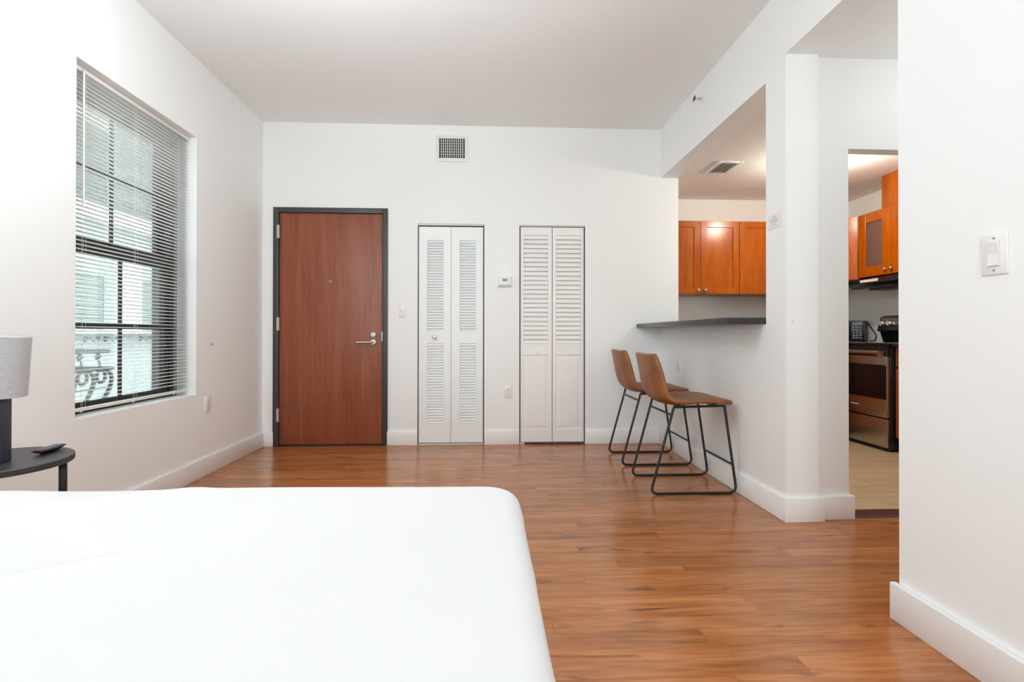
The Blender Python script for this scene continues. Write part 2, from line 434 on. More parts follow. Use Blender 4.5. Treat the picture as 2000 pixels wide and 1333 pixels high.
# baseboards
def base(name, label, segs):
    m = MB()
    for a in segs: m.box(*a[:2], 0, *a[2:], BH)
    structure(m, name, 'trim_paint', label, bevel=.004, seg=2)
base('baseboard_left', 'white baseboard of the left wall', [(-L, YR, -L+BT, D-BT)])
base('baseboard_back', 'white baseboard between entry door and left closet', [(DX1, D-BT, A0, D)])
base('baseboard_back', 'white baseboard between the two closets', [(A1, D-BT, B0, D)])
base('baseboard_back', 'white baseboard right of the right closet', [(B1, D-BT, R-BT, D)])
base('baseboard_back', 'short white baseboard in the left corner', [(-L+BT, D-BT, DX0, D)])
base('baseboard_partition', 'white baseboard under the bar counter', [(R-BT, YP, R, D)])
base('baseboard_partition', 'white baseboard on the partition end', [(R-BT, YP-.018, R+.1745+.022, YP)])
base('baseboard_passage', 'white baseboard beside the kitchen doorway', [(R+.1745, YA-.018, PX0+.022, YA)])
base('baseboard_passage', 'white baseboard return in the kitchen doorway', [(PX0, YA, PX0+.022, YA+.08)])
base('baseboard_right', 'white baseboard of the near right wall', [(WN-.0235, YR, WN, YN+.015)])

# ------------------------------------------------------------------ entry door
d1 = thing('door_1', (-1.342, D, 0), 'flat reddish brown wooden entry door in a dark grey frame', 'door', kind='structure')
m = MB(); fx = .046
m.box(DX0-.006, D-.014, 0, DX0+fx-.006, D+.1, DZ).box(DX1-fx+.004, D-.014, 0, DX1+.004, D+.1, DZ).box(DX0+fx-.006, D-.014, DZ-fx+.002, DX1-fx+.004, D+.1, DZ)
m.build('frame', 'door_frame_paint', d1, bevel=.003)
m = MB(); m.box(DX0+fx-.002, D+.004, .014, DX1-fx, D+.048, DZ-fx-.001)
m.build('leaf', 'door_wood', d1, bevel=.002)
box(DX0+.04, D+.05, 0, DX1-.04, D+.06, DZ-.03).build('door_stop', 'dark_gap', d1)
for z in (1.84, 1.05, .27):
    h = MB(); h.lathe([(.007, z-.057), (.007, z+.057)], (DX0+fx-.004, D-.010, 0), 10); h.box(DX0+fx-.02, D-.016, z-.055, DX0+fx-.005, D-.008, z+.055)
    h.build('hinge', 'steel', d1, smooth=True)
MB().lathe([(.009, D+.001), (.009, D+.004)], (-1.35, 0, 1.417), 16, 'Y').build('peephole', 'steel', d1, smooth=True)
MB().lathe([(.0055, D+.0), (.0055, D+.002)], (-1.35, 0, 1.417), 12, 'Y').build('peephole_lens', 'dark_gap', d1)
bo = MB().lathe([(.024, D+.004), (.024, D-.008), (.019, D-.013)], (-.982, 0, .959), 24, 'Y').build('deadbolt', 'steel', d1, smooth=True)
box(-.985, D-.03, .942, -.979, D-.012, .976).build('thumb_turn', 'steel', bo, bevel=.002)
ro = MB().lathe([(.027, D+.004), (.027, D-.006), (.022, D-.011)], (-.982, 0, .895), 24, 'Y').build('rose', 'steel', d1, smooth=True)
MB().tube(fillet([(-.982, D-.008, .894), (-.982, D-.055, .894), (-1.114, D-.055, .892)], .02), .0085, 12).build('lever', 'steel', ro, smooth=True)
box(DX1-fx-.001, D-.0155, .905, DX1-fx+.007, D-.012, .985).build('strike_plate', 'steel', d1)

# ------------------------------------------------------------------ louvred closet doors
def leaf(parent, x0, x1, z0, z1, yf, bands, lx0, lx1, paint, pitch, depth=.03):
    """one bifold leaf: stiles and rails leave openings (bands of z) filled by louvers"""
    m = MB()
    m.box(x0, yf, z0, lx0, yf+depth, z1).box(lx1, yf, z0, x1, yf+depth, z1)
    zs = [z0]
    for b in bands: zs += [b[0], b[1]]
    zs.append(z1)
    for k in range(0, len(zs), 2): m.box(lx0, yf, zs[k], lx1, yf+depth, zs[k+1])
    m.box(lx0, yf+depth-.004, z0, lx1, yf+depth, z1)
    lf = m.build('leaf', paint, parent)
    src = None
    for b in bands:
        if b[2] is None: continue
        n = b[2]; p = (b[1]-b[0])/n
        for k in range(n):
            z = b[0]+(k+.5)*p
            if src is None or abs(src[1]-p) > 1e-5:
                mb = MB(); t = .003 if p < .03 else .006
                tl = 36 if p < .03 else 27
                rot = Matrix.Rotation(math.radians(-tl), 3, 'X')
                ww = (p*(.95 if p < .03 else .95)-t*math.sin(math.radians(tl)))/math.cos(math.radians(tl))
                mb.box(lx0+.0005, yf+.009-t/2, z-ww/2, lx1-.0005, yf+.009+t/2, z+ww/2, rot)
                o = mb.build('louver', paint, lf); src = (o, p, z)
            else:
                share(src[0], lf, (0, 0, z-src[2]))
    return lf
d2 = thing('door_2', (-.314, D, 0), 'cool white bifold closet door with two rows of narrow louvers, next to the entry door', 'closet door', kind='structure')
yf = D+.012
bands = [(.186, .884, 29), (.986, 1.783, 33)]
lA = leaf(d2, -.595, -.3165, .020, 1.900, yf, bands, -.523, -.3805, 'closet_paint_cool', .024)
lB = leaf(d2, -.3135, -.036, .020, 1.900, yf, bands, -.241, -.098, 'closet_paint_cool', .024)
MB().lathe([(.006, yf), (.007, yf-.012), (.016, yf-.022), (.0175, yf-.030), (.012, yf-.038), (.002, yf-.04)], (-.458, 0, .938), 20, 'Y').build('knob', 'brass_knob', lA, smooth=True)
box(A0+.004, D+.004, 1.911, A1-.004, D+.05, 1.923).build('track', 'grey_plastic', d2)
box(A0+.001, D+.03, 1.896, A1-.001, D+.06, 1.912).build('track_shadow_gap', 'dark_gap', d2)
box(A0+.004, D+.006, .002, A1-.004, D+.05, .009).build('floor_track', 'trim_paint', d2)
m = MB(); m.box(A0+.0005, D+.002, .0, A0+.004, D+.06, 1.92).box(A1-.006, D+.002, 0, A1-.0005, D+.06, 1.92)
m.build('jamb_strip', 'door_frame_paint', d2)

d3 = thing('door_3', (.571, D, 0), 'off white bifold closet door with wide louvers above raised panels', 'closet door', kind='structure')
bands = [(.128, .782, None), (.878, 1.838, 24)]
for x0, x1, a, b in ((.2915, .5690, .318, .5355), (.5745, .8520, .6065, .8245)):
    lf = leaf(d3, x0, x1, .020, 1.905, yf, bands, a, b, 'closet_paint_warm', .0405)
    m = MB(); z0, z1 = .128, .782      # raised and fielded panel
    yb_, e = yf+.009, .034
    m.rings([[(a, yb_, z0), (b, yb_, z0), (b, yb_, z1), (a, yb_, z1)], [(a+.004, yf+.008, z0+.004), (b-.004, yf+.008, z0+.004), (b-.004, yf+.008, z1-.004), (a+.004, yf+.008, z1-.004)],
             [(a+e, yf+.002, z0+e), (b-e, yf+.003, z0+e), (b-e, yf+.003, z1-e), (a+e, yf+.003, z1-e)]])
    m.build('raised_panel', 'closet_paint_warm', lf)
    box(a, yf-.003, .782, b, yf, .790).build('panel_bead', 'closet_paint_warm', lf)
    box(a, yf-.002, .840, b, yf, .874).build('lock_rail', 'closet_paint_warm', lf)
    if x0 < .4: MB().lathe([(.006, yf), (.006, yf-.014), (.014, yf-.022), (.015, yf-.028), (.010, yf-.034), (.002, yf-.036)], (.435, 0, .803), 18, 'Y').build('knob', 'closet_paint_warm', lf, smooth=True)
box(B0+.004, D+.004, 1.911, B1-.004, D+.05, 1.919).build('track', 'grey_plastic', d3)
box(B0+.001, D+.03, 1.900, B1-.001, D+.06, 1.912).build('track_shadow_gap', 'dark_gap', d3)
m = MB(); m.box(B0+.0005, D+.002, 0, B0+.004, D+.06, 1.915).box(B1-.004, D+.002, 0, B1-.0005, D+.06, 1.915)
m.build('jamb_strip', 'door_frame_paint', d3)
box(B0+.004, D+.004, .002, B0+.045, D+.04, .012).build('pivot_bracket', 'white_plastic', d3)

# ------------------------------------------------------------------ wall fittings
def plate(name, c, w, h, face, label, cat, style, group=None):
    """c = centre on the wall; face: '-Y' back wall, '+X' left wall, '-X' right walls"""
    t = thing(name, c, label, cat, group)
    def put(mb_, nm, mt, par, bev=.0, sm=False):
        o = mb_.build(nm, mt, None, bevel=bev, smooth=sm)
        rz = {'-Y': 0, '+X': PI/2, '-X': -PI/2}[face]
        o.data.transform(Matrix.Rotation(rz, 4, 'Z')); o.parent = par
        return o
    pl = put(box(-w/2, -.006, -h/2, w/2, 0, h/2), 'cover_plate', 'white_plastic', t, .0025)
    if style == 'outlet':
        for s in (.0195, -.0195):
            f = put(MB().lathe([(.0165, -.006), (.0165, -.0085)], (0, 0, s), 20, 'Y'), 'receptacle', 'white_plastic', t)
            m = MB(); m.box(-.0075, -.0092, s-.001, -.005, -.0084, s+.008).box(.005, -.0092, s-.001, .0075, -.0084, s+.007).box(-.002, -.0092, s-.010, .002, -.0084, s-.006)
            put(m, 'slot', 'dark_gap', f)
        put(MB().lathe([(.003, -.006), (.003, -.0075)], (0, 0, 0), 10, 'Y'), 'screw', 'steel', t)
    elif style == 'toggle':
        r = put(box(-.006, -.008, -.013, .006, -.005, .013), 'switch_well', 'grey_plastic', t)
        put(MB().box(-.004, -.018, -.004, .004, -.006, .006, Matrix.Rotation(.5, 3, 'X')), 'toggle', 'white_plastic', t, .001)
        for s in (.03, -.03): put(MB().lathe([(.003, -.006), (.003, -.0075)], (0, 0, s), 10, 'Y'), 'screw', 'steel', t)
    elif style == 'rocker':
        put(box(-.017, -.0075, -.034, .017, -.005, .034), 'switch_well', 'grey_plastic', t)
        m = MB(); m.prism([(-.0075, -.0325), (-.011, -.031), (-.0075, 0), (-.0125, .031), (-.0075, .0325)], 'X', -.0155, .0155)
        put(m, 'rocker', 'white_plastic', t)
        for s in (.044, -.044): put(MB().lathe([(.003, -.006), (.003, -.0075)], (0, 0, s), 10, 'Y'), 'screw', 'steel', t)
    return t
plate('light_switch', (-.7355, D, 1.165), .058, .112, '-Y', 'white toggle light switch on back wall right of the entry door', 'light switch', 'toggle')
plate('wall_outlet', (.184, D, .457), .068, .108, '-Y', 'white double power outlet low on back wall between the closets', 'outlet', 'outlet')
plate('wall_outlet', (-L, 3.645, .484), .072, .118, '+X', 'white power outlet low on left wall beyond the window', 'outlet', 'outlet')
plate('light_switch', (WN, 1.3485, 1.183), .073, .112, '-X', 'white rocker light switch on the near right wall', 'light switch', 'rocker')
plate('wall_outlet', (R, 4.075, .715), .07, .112, '-X', 'white outlet plate on the partition under the bar counter', 'outlet', 'outlet')

th = thing('thermostat', (.152, D, 1.423), 'small white thermostat with green display between the closets', 'thermostat')
MB().box(.090, D-.012, 1.376, .214, D, 1.388).build('back_plate', 'grey_plastic', th, bevel=.003)
box(.095, D-.030, 1.385, .209, D-.001, 1.470).build('housing', 'white_plastic', th, bevel=.007, seg=3)
lc = box(.132, D-.0315, 1.422, .174, D-.029, 1.448).build('display', 'lcd', th)
m = MB()
for x in (.138, .148, .158): m.box(x, D-.032, 1.428, x+.005, D-.0314, 1.443)
m.build('display_digits', 'lcd_ink', lc)
m = MB(); m.box(.1, D-.031, 1.395, .204, D-.0295, 1.397); m.build('door_seam', 'grey_plastic', th)

wv = thing('wall_vent', (-.307, D, 2.5787), 'white wall air vent with dark grille high above the left closet', 'air vent')
gx0, gx1, gz0, gz1 = -.4185, -.1965, 2.496, 2.667
m = MB(); ox0, ox1, oz0, oz1 = -.4495, -.1645, 2.465, 2.6925
m.box(ox0, D-.010, oz0, gx0, D, oz1).box(gx1, D-.010, oz0, ox1, D, oz1).box(gx0, D-.010, oz0, gx1, D, gz0).box(gx0, D-.010, gz1, gx1, D, oz1)
m.build('frame', 'white_plastic', wv, bevel=.002)
box(gx0, D-.0015, gz0, gx1, D-.0005, gz1).build('duct_shade_panel', 'dark_gap', wv)  # flat dark panel, the duct's shade put into its colour
src = None
for k in range(11):
    x = gx0+(k+1)*(gx1-gx0)/12
    if src is None: src = (box(x-.003, D-.0095, gz0, x+.003, D-.006, gz1).build('upright_fin', 'white_plastic', wv), x)
    else: share(src[0], wv, (x-src[1], 0, 0))
src = None
for k in range(6):
    z = gz0+.032+(k)*(gz1-gz0-.045)/5.3
    if src is None: src = (box(gx0, D-.005, z-.003, gx1, D-.002, z+.003).build('cross_fin', 'vent_grey', wv), z)
    else: share(src[0], wv, (0, 0, z-src[1]))

sp = thing('sprinkler', (R, 3.61, 2.645), 'small chrome fire sprinkler on the partition header near the ceiling', 'sprinkler')
MB().lathe([(.030, R), (.028, R-.004), (.014, R-.010), (.012, R-.016)], (0, 3.61, 2.645), 20, 'X').build('escutcheon', 'white_plastic', sp, smooth=True)
MB().lathe([(.009, R-.01), (.009, R-.04)], (0, 3.61, 2.645), 14, 'X').build('body', 'steel', sp, smooth=True)
m = MB(); m.tube([(R-.03, 3.60, 2.645), (R-.045, 3.594, 2.645), (R-.062, 3.606, 2.645)], .0025, 8).tube([(R-.03, 3.62, 2.645), (R-.045, 3.626, 2.645), (R-.062, 3.614, 2.645)], .0025, 8)
m.build('yoke', 'steel', sp, smooth=True)
MB().box(R-.066, 3.592, 2.630, R-.0625, 3.628, 2.660).build('deflector', 'door_frame_paint', sp)

nt_ = thing('notice', (R, 2.695, 1.57), 'small white paper notice taped to the partition beside the pass-through', 'notice')
box(R-.0012, 2.632, 1.533, R, 2.759, 1.608).build('paper', 'white_plastic', nt_)
def ink(nm, mt, rows):
    m = MB()
    for ya, yb, z, h in rows:
        y = ya; n = 0
        while y < yb:
            w = (.006, .010, .004, .008)[n % 4]; m.box(R-.0016, y, z-h/2, R-.0011, min(y+w, yb), z+h/2); y += w+.0022; n += 1
    return m.build(nm, mt, nt_)
ink('print_lines', 'print_ink', [(2.682, 2.712, 1.594, .006), (2.66, 2.742, 1.580, .005), (2.668, 2.735, 1.569, .005), (2.68, 2.72, 1.558, .003)])
ink('print_lines', 'print_red', [(2.675, 2.722, 1.547, .004)])
box(R-.0025, 2.634, 1.531, R, 2.757, 1.5345).build('lower_edge', 'grey_plastic', nt_)
n1 = tag(MB().lathe([(.004, -L), (.004, -L+.012), (.006, -L+.013), (.006, -L+.015)], (0, 3.685, .891), 10, 'X').build('nail', 'steel', None, smooth=True), 'small nail in the left wall above the outlet', 'nail')
n2 = tag(MB().lathe([(.006, YP), (.006, YP-.003)], (1.573, 0, 1.028), 10, 'Y').build('wall_plug', 'grey_plastic', None, smooth=True), 'small grey wall plug on the partition end face', 'wall plug')

# ------------------------------------------------------------------ window and blind
w1 = thing('window_1', (-2.1, 3.007, WZ0), 'tall black metal sash window with white reveals, blind hung in front', 'window', kind='structure')
XL, XU = -2.05, -2.10
m = MB()     # outer frame
m.box(-2.155, WY0, WZ0, XL+.008, WY0+.075, WZ1).box(-2.155, WY1-.075, WZ0, XL+.008, WY1, WZ1)
m.box(-2.155, WY0+.075, WZ1-.06, XL+.008, WY1-.075, WZ1).box(-2.155, WY0+.075, WZ0, XL+.008, WY1-.075, WZ0+.028)
m.build('frame', 'window_metal', w1, bevel=.002)
def sash(nm, x, z0, z1, top, bot, bar):
    m = MB(); ya, yb = WY0+.075, WY1-.075; st = .045
    m.box(x-.022, ya, z0, x, ya+st, z1).box(x-.022, yb-st, z0, x, yb, z1).box(x-.022, ya+st, z1-top, x, yb-st, z1).box(x-.022, ya+st, z0, x, yb-st, z0+bot)
    s = m.build(nm, 'window_metal', w1, bevel=.002)
    box(x-.012, 2.989, z0, x-.002, 3.012, z1).build('muntin', 'window_metal', s)
    box(x-.013, ya, bar[0], x-.003, yb, bar[1]).build('muntin', 'window_metal', s)
    for a, b in ((ya+st, 2.989), (3.012, yb-st)):
        for c, d in ((z0+bot, bar[0]), (bar[1], z1-top)):
            box(x-.016, a, c, x-.012, b, d).build('pane', 'pane_glass', s)
sash('lower_sash', XL, .585, 1.4585, .080, .03, (.990, 1.0216))
sash('upper_sash', XU, 1.385, WZ1-.05, .045, .06, (1.826, 1.845))
m = MB(); m.box(XL, 2.9, 1.43, XL+.02, 2.95, 1.45); m.build('sash_lock', 'window_metal', w1)

XB = -1.9775; BY0, BY1 = WY0+.006, WY1-.009
bl = thing('window_blind', (XB, 3.0, 2.24), 'white horizontal slat blind hanging open in front of the window', 'blind')
m = MB(); m.box(XB-.0125, BY0, 2.237, XB+.0125, BY1, WZ1-.001)
m.build('headrail', 'blind_white', bl, bevel=.002)
src = None; z = 2.222; cnt = 0
while z > .625:
    if src is None:
        prof = [(-.0125, -.0012), (-.0065, .0006), (0, .0012), (.0065, .0006), (.0125, -.0012)]
        t = .0007
        pts = [(XB+x, z+h+.08*x) for x, h in prof]+[(XB+x, z+h+.08*x-t) for x, h in reversed(prof)]
        s0 = MB().prism(pts, 'Y', BY0+.004, BY1-.003).build('slat', 'blind_white', bl, smooth=True)
        src = (s0, z)
    else: share(src[0], bl, (0, 0, z-src[1]))
    z -= .0211; cnt += 1
MB().box(XB-.011, BY0+.004, .5865, XB+.0115, BY1-.003, .602).build('bottom_rail', 'blind_rail', bl, bevel=.002)
for yc in (2.62, 2.995, 3.37):
    for dy, xo in ((-.009, .0135), (.009, .0135)):
        MB().tube([(XB+xo, yc+dy, 2.24), (XB+xo, yc+dy, .60)], .0005, 5).build('ladder_cord', 'cord', bl)
    MB().tube([(XB, yc, 2.24), (XB, yc, .60)], .0006, 5).build('lift_cord', 'cord', bl)
    MB().lathe([(.005, .5865), (.006, .583), (.004, .580)], (XB, yc, 0), 10).build('cord_plug', 'blind_white', bl)
MB().tube([(XB+.020, 2.603, 2.243), (XB+.021, 2.603, 1.58)], .0048, 8).build('tilt_wand', 'blind_white', bl, smooth=True)
MB().tube([(XB+.012, 2.603, 2.246), (XB+.020, 2.603, 2.238)], .003, 6).build('wand_hook', 'steel', bl, smooth=True)

# ------------------------------------------------------------------ what stands outside the window
nb = thing('neighbouring_building', (-9, 12, -4), 'white neighbouring building with balconies seen through the window blind', 'building')
XF = -9
m = MB()
m.box(XF-4, 2, -4, XF, 14.62, 3.55)
m.box(XF-.9, 14.3, 3.55, XF, 14.62, 10).box(XF-5, 14.62, -4, XF-1.1, 30, 10)
m.build('wall', 'facade_wall', nb)
box(XF-4, 2, 3.55, XF-.9, 14.62, 10).build('balcony_back_wall', 'facade_paint', nb)
box(XF-.9, 2, 3.55, XF+.12, 14.6, 3.92).build('balcony_slab', 'facade_paint', nb)
for ya, yb, za, zb in ((9.2, 12.63, 1.02, 2.37), (13.84, 14.5, 1.02, 2.38)):
    w = MB().box(XF-.02, ya, za, XF+.03, ya+.07, zb).box(XF-.02, yb-.07, za, XF+.03, yb, zb).box(XF-.02, ya+.07, zb-.07, XF+.03, yb-.07, zb).box(XF-.02, ya+.07, za, XF+.03, yb-.07, za+.05).build('window_frame', 'facade_grey', nb)
    box(XF-.01, ya+.07, za+.05, XF+.005, yb-.07, zb-.07).build('pane', 'facade_glass', w)
    m = MB(); z = za+.08
    while z < zb-.1: m.box(XF+.006, ya+.08, z, XF+.016, yb-.08, z+.045); z += .06
    m.build('window_shade', 'facade_blind', w)
box(XF, 13.1, 1.02, XF+.08, 13.8, 2.75).build('pilaster', 'facade_paint', nb)
for ya, yb in ((9.0, 12.0), (12.7, 14.2)):
    w = box(XF-.92, ya, 4.0, XF-.86, yb, 6.3).build('balcony_door', 'facade_grey', nb)
    box(XF-.86, ya+.12, 4.1, XF-.855, yb-.12, 6.2).build('pane', 'facade_glass', w)
box(XF, 2, .97, XF+.14, 14.5, 1.02).build('ledge', 'facade_paint', nb)
def scroll(c, r, turn=1., n=14, flip=1):
    return [(c[0], c[1]+flip*r*(1-k/n*.75)*math.cos(2*PI*turn*k/n), c[2]+r*(1-k/n*.75)*math.sin(2*PI*turn*k/n)) for k in range(n+1)]
m = MB(); XR_ = XF+.08
m.box(XR_-.02, 9, 4.69, XR_+.02, 14.55, 4.73).box(XR_-.015, 9, 4.48, XR_+.015, 14.55, 4.50).box(XR_-.015, 9, 3.99, XR_+.015, 14.55, 4.02)
m.build('balcony_handrail', 'pale_iron', nb)
y = 9.1; src = None
while y < 14.5:
    if src is None:
        m = MB(); m.tube([(XR_, y, 4.0), (XR_, y, 4.5)], .014, 6)
        m.tube(scroll((XR_, y+.07, 4.59), .085, 1.2), .013, 5).tube(scroll((XR_, y+.1, 4.14), .10, 1.1, flip=-1), .013, 5)
        src = (m.build('baluster', 'pale_iron', nb), y)
    else: share(src[0], nb, (0, y-src[1], 0))
    y += .25
m = MB(); XR_ = XF+.22
m.box(XR_-.02, 9, .90, XR_+.02, 14.5, .945).box(XR_-.01, 9, .745, XR_+.01, 14.5, .757)
m.build('ledge_rail', 'pale_iron', nb)
for y in (11.75, 12.35, 13.55, 14.1):
    m = MB(); m.tube(scroll((XR_, y, .83), .075, 1.1), .014, 5).tube(scroll((XR_, y+.38, .85), .06, 1.1, flip=-1), .014, 5)
    m.tube([(XR_, y+.12, .88), (XR_, y+.28, .77)], .010, 5)
    m.build('ledge_scroll', 'wrought_iron', nb)
# nearer balcony with a bowed iron railing
br = thing('iron_balcony', (-5, 6, -.2), 'bowed wrought iron balcony railing low outside the window', 'balcony')
box(-8.99, 3.2, -.25, -5.05, 7.2, -.05).build('floor_slab', 'facade_paint', br)
MB().tube([(-5, 3.2, .735), (-5, 7.1, .735)], .022, 8).tube([(-5, 7.1, .735), (-8.9, 7.1, .735)], .022, 8).build('top_rail', 'wrought_iron', br)
MB().tube([(-5, 3.2, .505), (-5, 7.18, .505)], .022, 8).tube([(-5, 7.18, .505), (-8.9, 7.18, .505)], .022, 8).build('middle_rail', 'wrought_iron', br)
src = None
for k in range(12):
    y = 7.08-k*.31
    if src is None:
        m = MB(); pr = [(-5.06, .50), (-4.99, .47), (-4.955, .42), (-4.95, .36), (-4.965, .29), (-5.0, .20), (-5.05, .10), (-5.10, .0), (-5.12, -.05)]
        m.tube([(x, y, z) for x, z in pr], .026, 8); src = (m.build('bowed_bar', 'wrought_iron', br, smooth=True), y)
    else: share(src[0], br, (0, y-src[1], 0))
src = None
for k in range(12):
    y = 6.93-k*.31
    if src is None:
        m = MB(); m.tube([(-4.98, y+.075*math.cos(a*PI/8), .41+.075*math.sin(a*PI/8)) for a in range(16)], .02, 6, loop=True); src = (m.build('ring', 'wrought_iron', br, smooth=True), y)
    else: share(src[0], br, (0, y-src[1], 0))
m = MB(); m.tube([(-4.97, 3.3, .26), (-4.97, 7.0, .26)], .012, 6); m.build('lower_rail', 'wrought_iron', br)
src = None
for k in range(12):
    y = 6.9-k*.3
    if src is None:
        m = MB(); m.tube(scroll((-5, y, .66), .05, 1.1), .012, 5).tube([(-5, y+.02, .62), (-5, y+.05, .51)], .011, 5); src = (m.build('scroll', 'wrought_iron', br, smooth=True), y)
    else: share(src[0], br, (0, y-src[1], 0))
structure(box(-40, -20, -4.2, XO, 40, -4.0), 'ground', 'court_paving', 'paving of the courtyard below the window')

# ------------------------------------------------------------------ bed
bed = thing('bed', (-.9, .5, 0), 'low bed covered by a plain white fitted sheet in the foreground', 'bed')
BX0, BX1, BY0_, BY1_, BZT = -1.87, .078, -.30, 1.280, .60
def sheet_mesh():
    nx, ny = 120, 96; m = bmesh.new(); rr = random.Random(3)
    rc, re = .085, .040            # plan corner radius, edge roll radius
    def plan(u, v):                # clamp to a rounded rectangle and return the distance outside the inner rectangle
        return u, v
    hx, hy = (BX1-BX0)/2, (BY1_-BY0_)/2; cx, cy = (BX0+BX1)/2, (BY0_+BY1_)/2
    def outline(inset, n=88):
        pts = []; ax, ay, r = hx-inset, hy-inset, max(rc-inset, .004)
        for qx, qy, a0 in ((1, 1, 0), (-1, 1, 90), (-1, -1, 180), (1, -1, 270)):
            for k in range(9):
                a = math.radians(a0+90*k/8); pts.append((cx+qx*(ax-r)+r*math.cos(a), cy+qy*(ay-r)+r*math.sin(a)))
        # resample the straight runs
        out = []
        for i in range(len(pts)):
            p, q = pts[i], pts[(i+1) % len(pts)]; d = math.dist(p, q); out.append(p)
            if i % 9 == 8:
                for k in range(1, n): out.append((p[0]+(q[0]-p[0])*k/n, p[1]+(q[1]-p[1])*k/n))
        return out
    def dz(x, y):
        d = x*.62+y*.78
        z = .0050*math.sin(d*23+2.2*math.sin(x*2.3-y))*max(0, min(1, (-.55-x)/.5)) * (1 if y < 1.25 else .4)
        z += .004*math.sin(x*2.1+.6)*math.sin(y*2.4+.3)
        z += .0075*math.exp(-((x*.45-y*.89+1.42)/.022)**2)*max(0, min(1, (-.45-x)/.4))
        z += .006*math.exp(-((x*.52-y*.85+1.05)/.018)**2)*max(0, min(1, (-.35-x)/.5))
        z += .004*math.exp(-((x+.52)/.28)**2)
        return z
    rows = []
    for z, ins in ((.22, .012), (.30, .004), (.40, 0), (.50, -.003)): rows.append((ins, z))
    for k in range(0, 7):
        a = PI/2*k/6; rows.append((re*(1-math.cos(a)), BZT-re+re*math.sin(a)))
    for k in range(38): rows.append((.055+k*.019, BZT))
    V = []
    for ins, z in rows:
        o = outline(min(ins, .77)); ring = []
        for i, (x, y) in enumerate(o):
            w = 1 if z > BZT-.03 else 0
            zz = z+w*(dz(x, y)-.004*max(0, min(1, (y-1.08)/.19))**2-.002*max(0, min(1, (x+.07)/.15))**2)
            if z < .57: f_ = .0018*math.sin(x*27+y*23+z*9); x += f_; y += f_
            ring.append(m.verts.new((x, y, zz)))
        V.append(ring)
    n = len(V[0])
    for a, b in zip(V, V[1:]):
        for j in range(n): m.faces.new((a[j], a[(j+1) % n], b[(j+1) % n], b[j]))
    m.faces.new(V[-1])
    return m
mb = MB(); mb.bm.free(); mb.bm = sheet_mesh()
sh = mb.build('fitted_sheet', 'sheet_cotton', bed, smooth=True, angle=80)
box(BX0+.02, BY0_+.02, .10, BX1-.02, BY1_-.02, .23).build('bed_base', 'bed_fabric', bed, bevel=.015, seg=2)
for x in (BX0+.1, BX1-.1):
    for y in (BY0_+.1, BY1_-.1): MB().lathe([(.025, 0), (.03, .1)], (x, y, 0), 14).build('leg', 'black_metal', bed, smooth=True)

# ------------------------------------------------------------------ side table, lamp, remote control
TX, TY, TR, TZ = -1.615, 1.76, .215, .55
tb = thing('side_table', (TX, TY, 0), 'round black side table between the bed and the left wall', 'side table')
MB().lathe([(TR-.002, TZ-.0205), (TR, TZ-.018), (TR, TZ-.002), (TR-.002, TZ)], (TX, TY, 0), 72).build('tabletop', 'table_black', tb, smooth=True, angle=30)
for a in (25, 145, 265):
    a = math.radians(a); x, y = TX+(TR-.028)*math.cos(a), TY+(TR-.028)*math.sin(a)
    MB().box(x-.01, y-.01, 0, x+.01, y+.01, TZ-.018, Matrix.Rotation(a, 3, 'Z')).build('leg', 'black_metal', tb, bevel=.0015)
MB().tube([(TX+(TR-.028)*math.cos(math.radians(a)), TY+(TR-.028)*math.sin(math.radians(a)), .12) for a in range(0, 360, 15)], .006, 8, loop=True).build('lower_ring', 'black_metal', tb, smooth=True)
LX, LY = -1.5945, 1.7245
lp = thing('table_lamp', (LX, LY, TZ), 'table lamp with dark column and grey linen drum shade at the left edge', 'table lamp')
MB().lathe([(.060, TZ), (.061, TZ+.004), (.061, TZ+.225), (.056, TZ+.235), (.012, TZ+.238)], (LX, LY, 0), 40).build('base', 'lamp_ceramic', lp, smooth=True)
MB().lathe([(.008, TZ+.2), (.008, TZ+.28)], (LX, LY, 0), 12).build('stem', 'steel', lp, smooth=True)
MB().lathe([(.005, TZ+.28), (.02, TZ+.29), (.028, TZ+.32), (.02, TZ+.35), (.004, TZ+.36)], (LX, LY, 0), 20).build('bulb', 'white_plastic', lp, smooth=True)
tilt = Matrix.Translation((LX, LY, .86)) @ Matrix.Rotation(math.radians(2.6), 4, Vector((-.655, .755, 0))) @ Matrix.Rotation(math.radians(2), 4, Vector((.755, .655, 0))) @ Matrix.Translation((-LX, -LY, -.86))
sb, stp, zb, zt = .1045, .1055, .764, .957
def tilted(mb, nm, mt, par, **k):
    for v in mb.bm.verts: v.co = tilt @ v.co
    return mb.build(nm, mt, par, **k)
m = MB(); m.lathe([(sb, zb), (stp, zt), (stp-.0022, zt), (sb-.0022, zb), (sb, zb)], (LX, LY, 0), 64, cap=False)
shd = tilted(m, 'shade', 'shade_linen', lp, smooth=True)
m = MB(); m.lathe([(sb-.0024, zb+.001), (stp-.0024, zt-.001), (stp-.0032, zt-.001), (sb-.0032, zb+.001), (sb-.0024, zb+.001)], (LX, LY, 0), 64, cap=False)
tilted(m, 'lining', 'shade_lining', shd, smooth=True)
m = MB()
for k in range(3):
    a = k*2*PI/3; m.tube([(LX, LY, zb+.06), (LX+(sb-.002)*math.cos(a), LY+(sb-.002)*math.sin(a), zb+.05)], .0016, 6)
tilted(m, 'shade_spider', 'steel', shd)

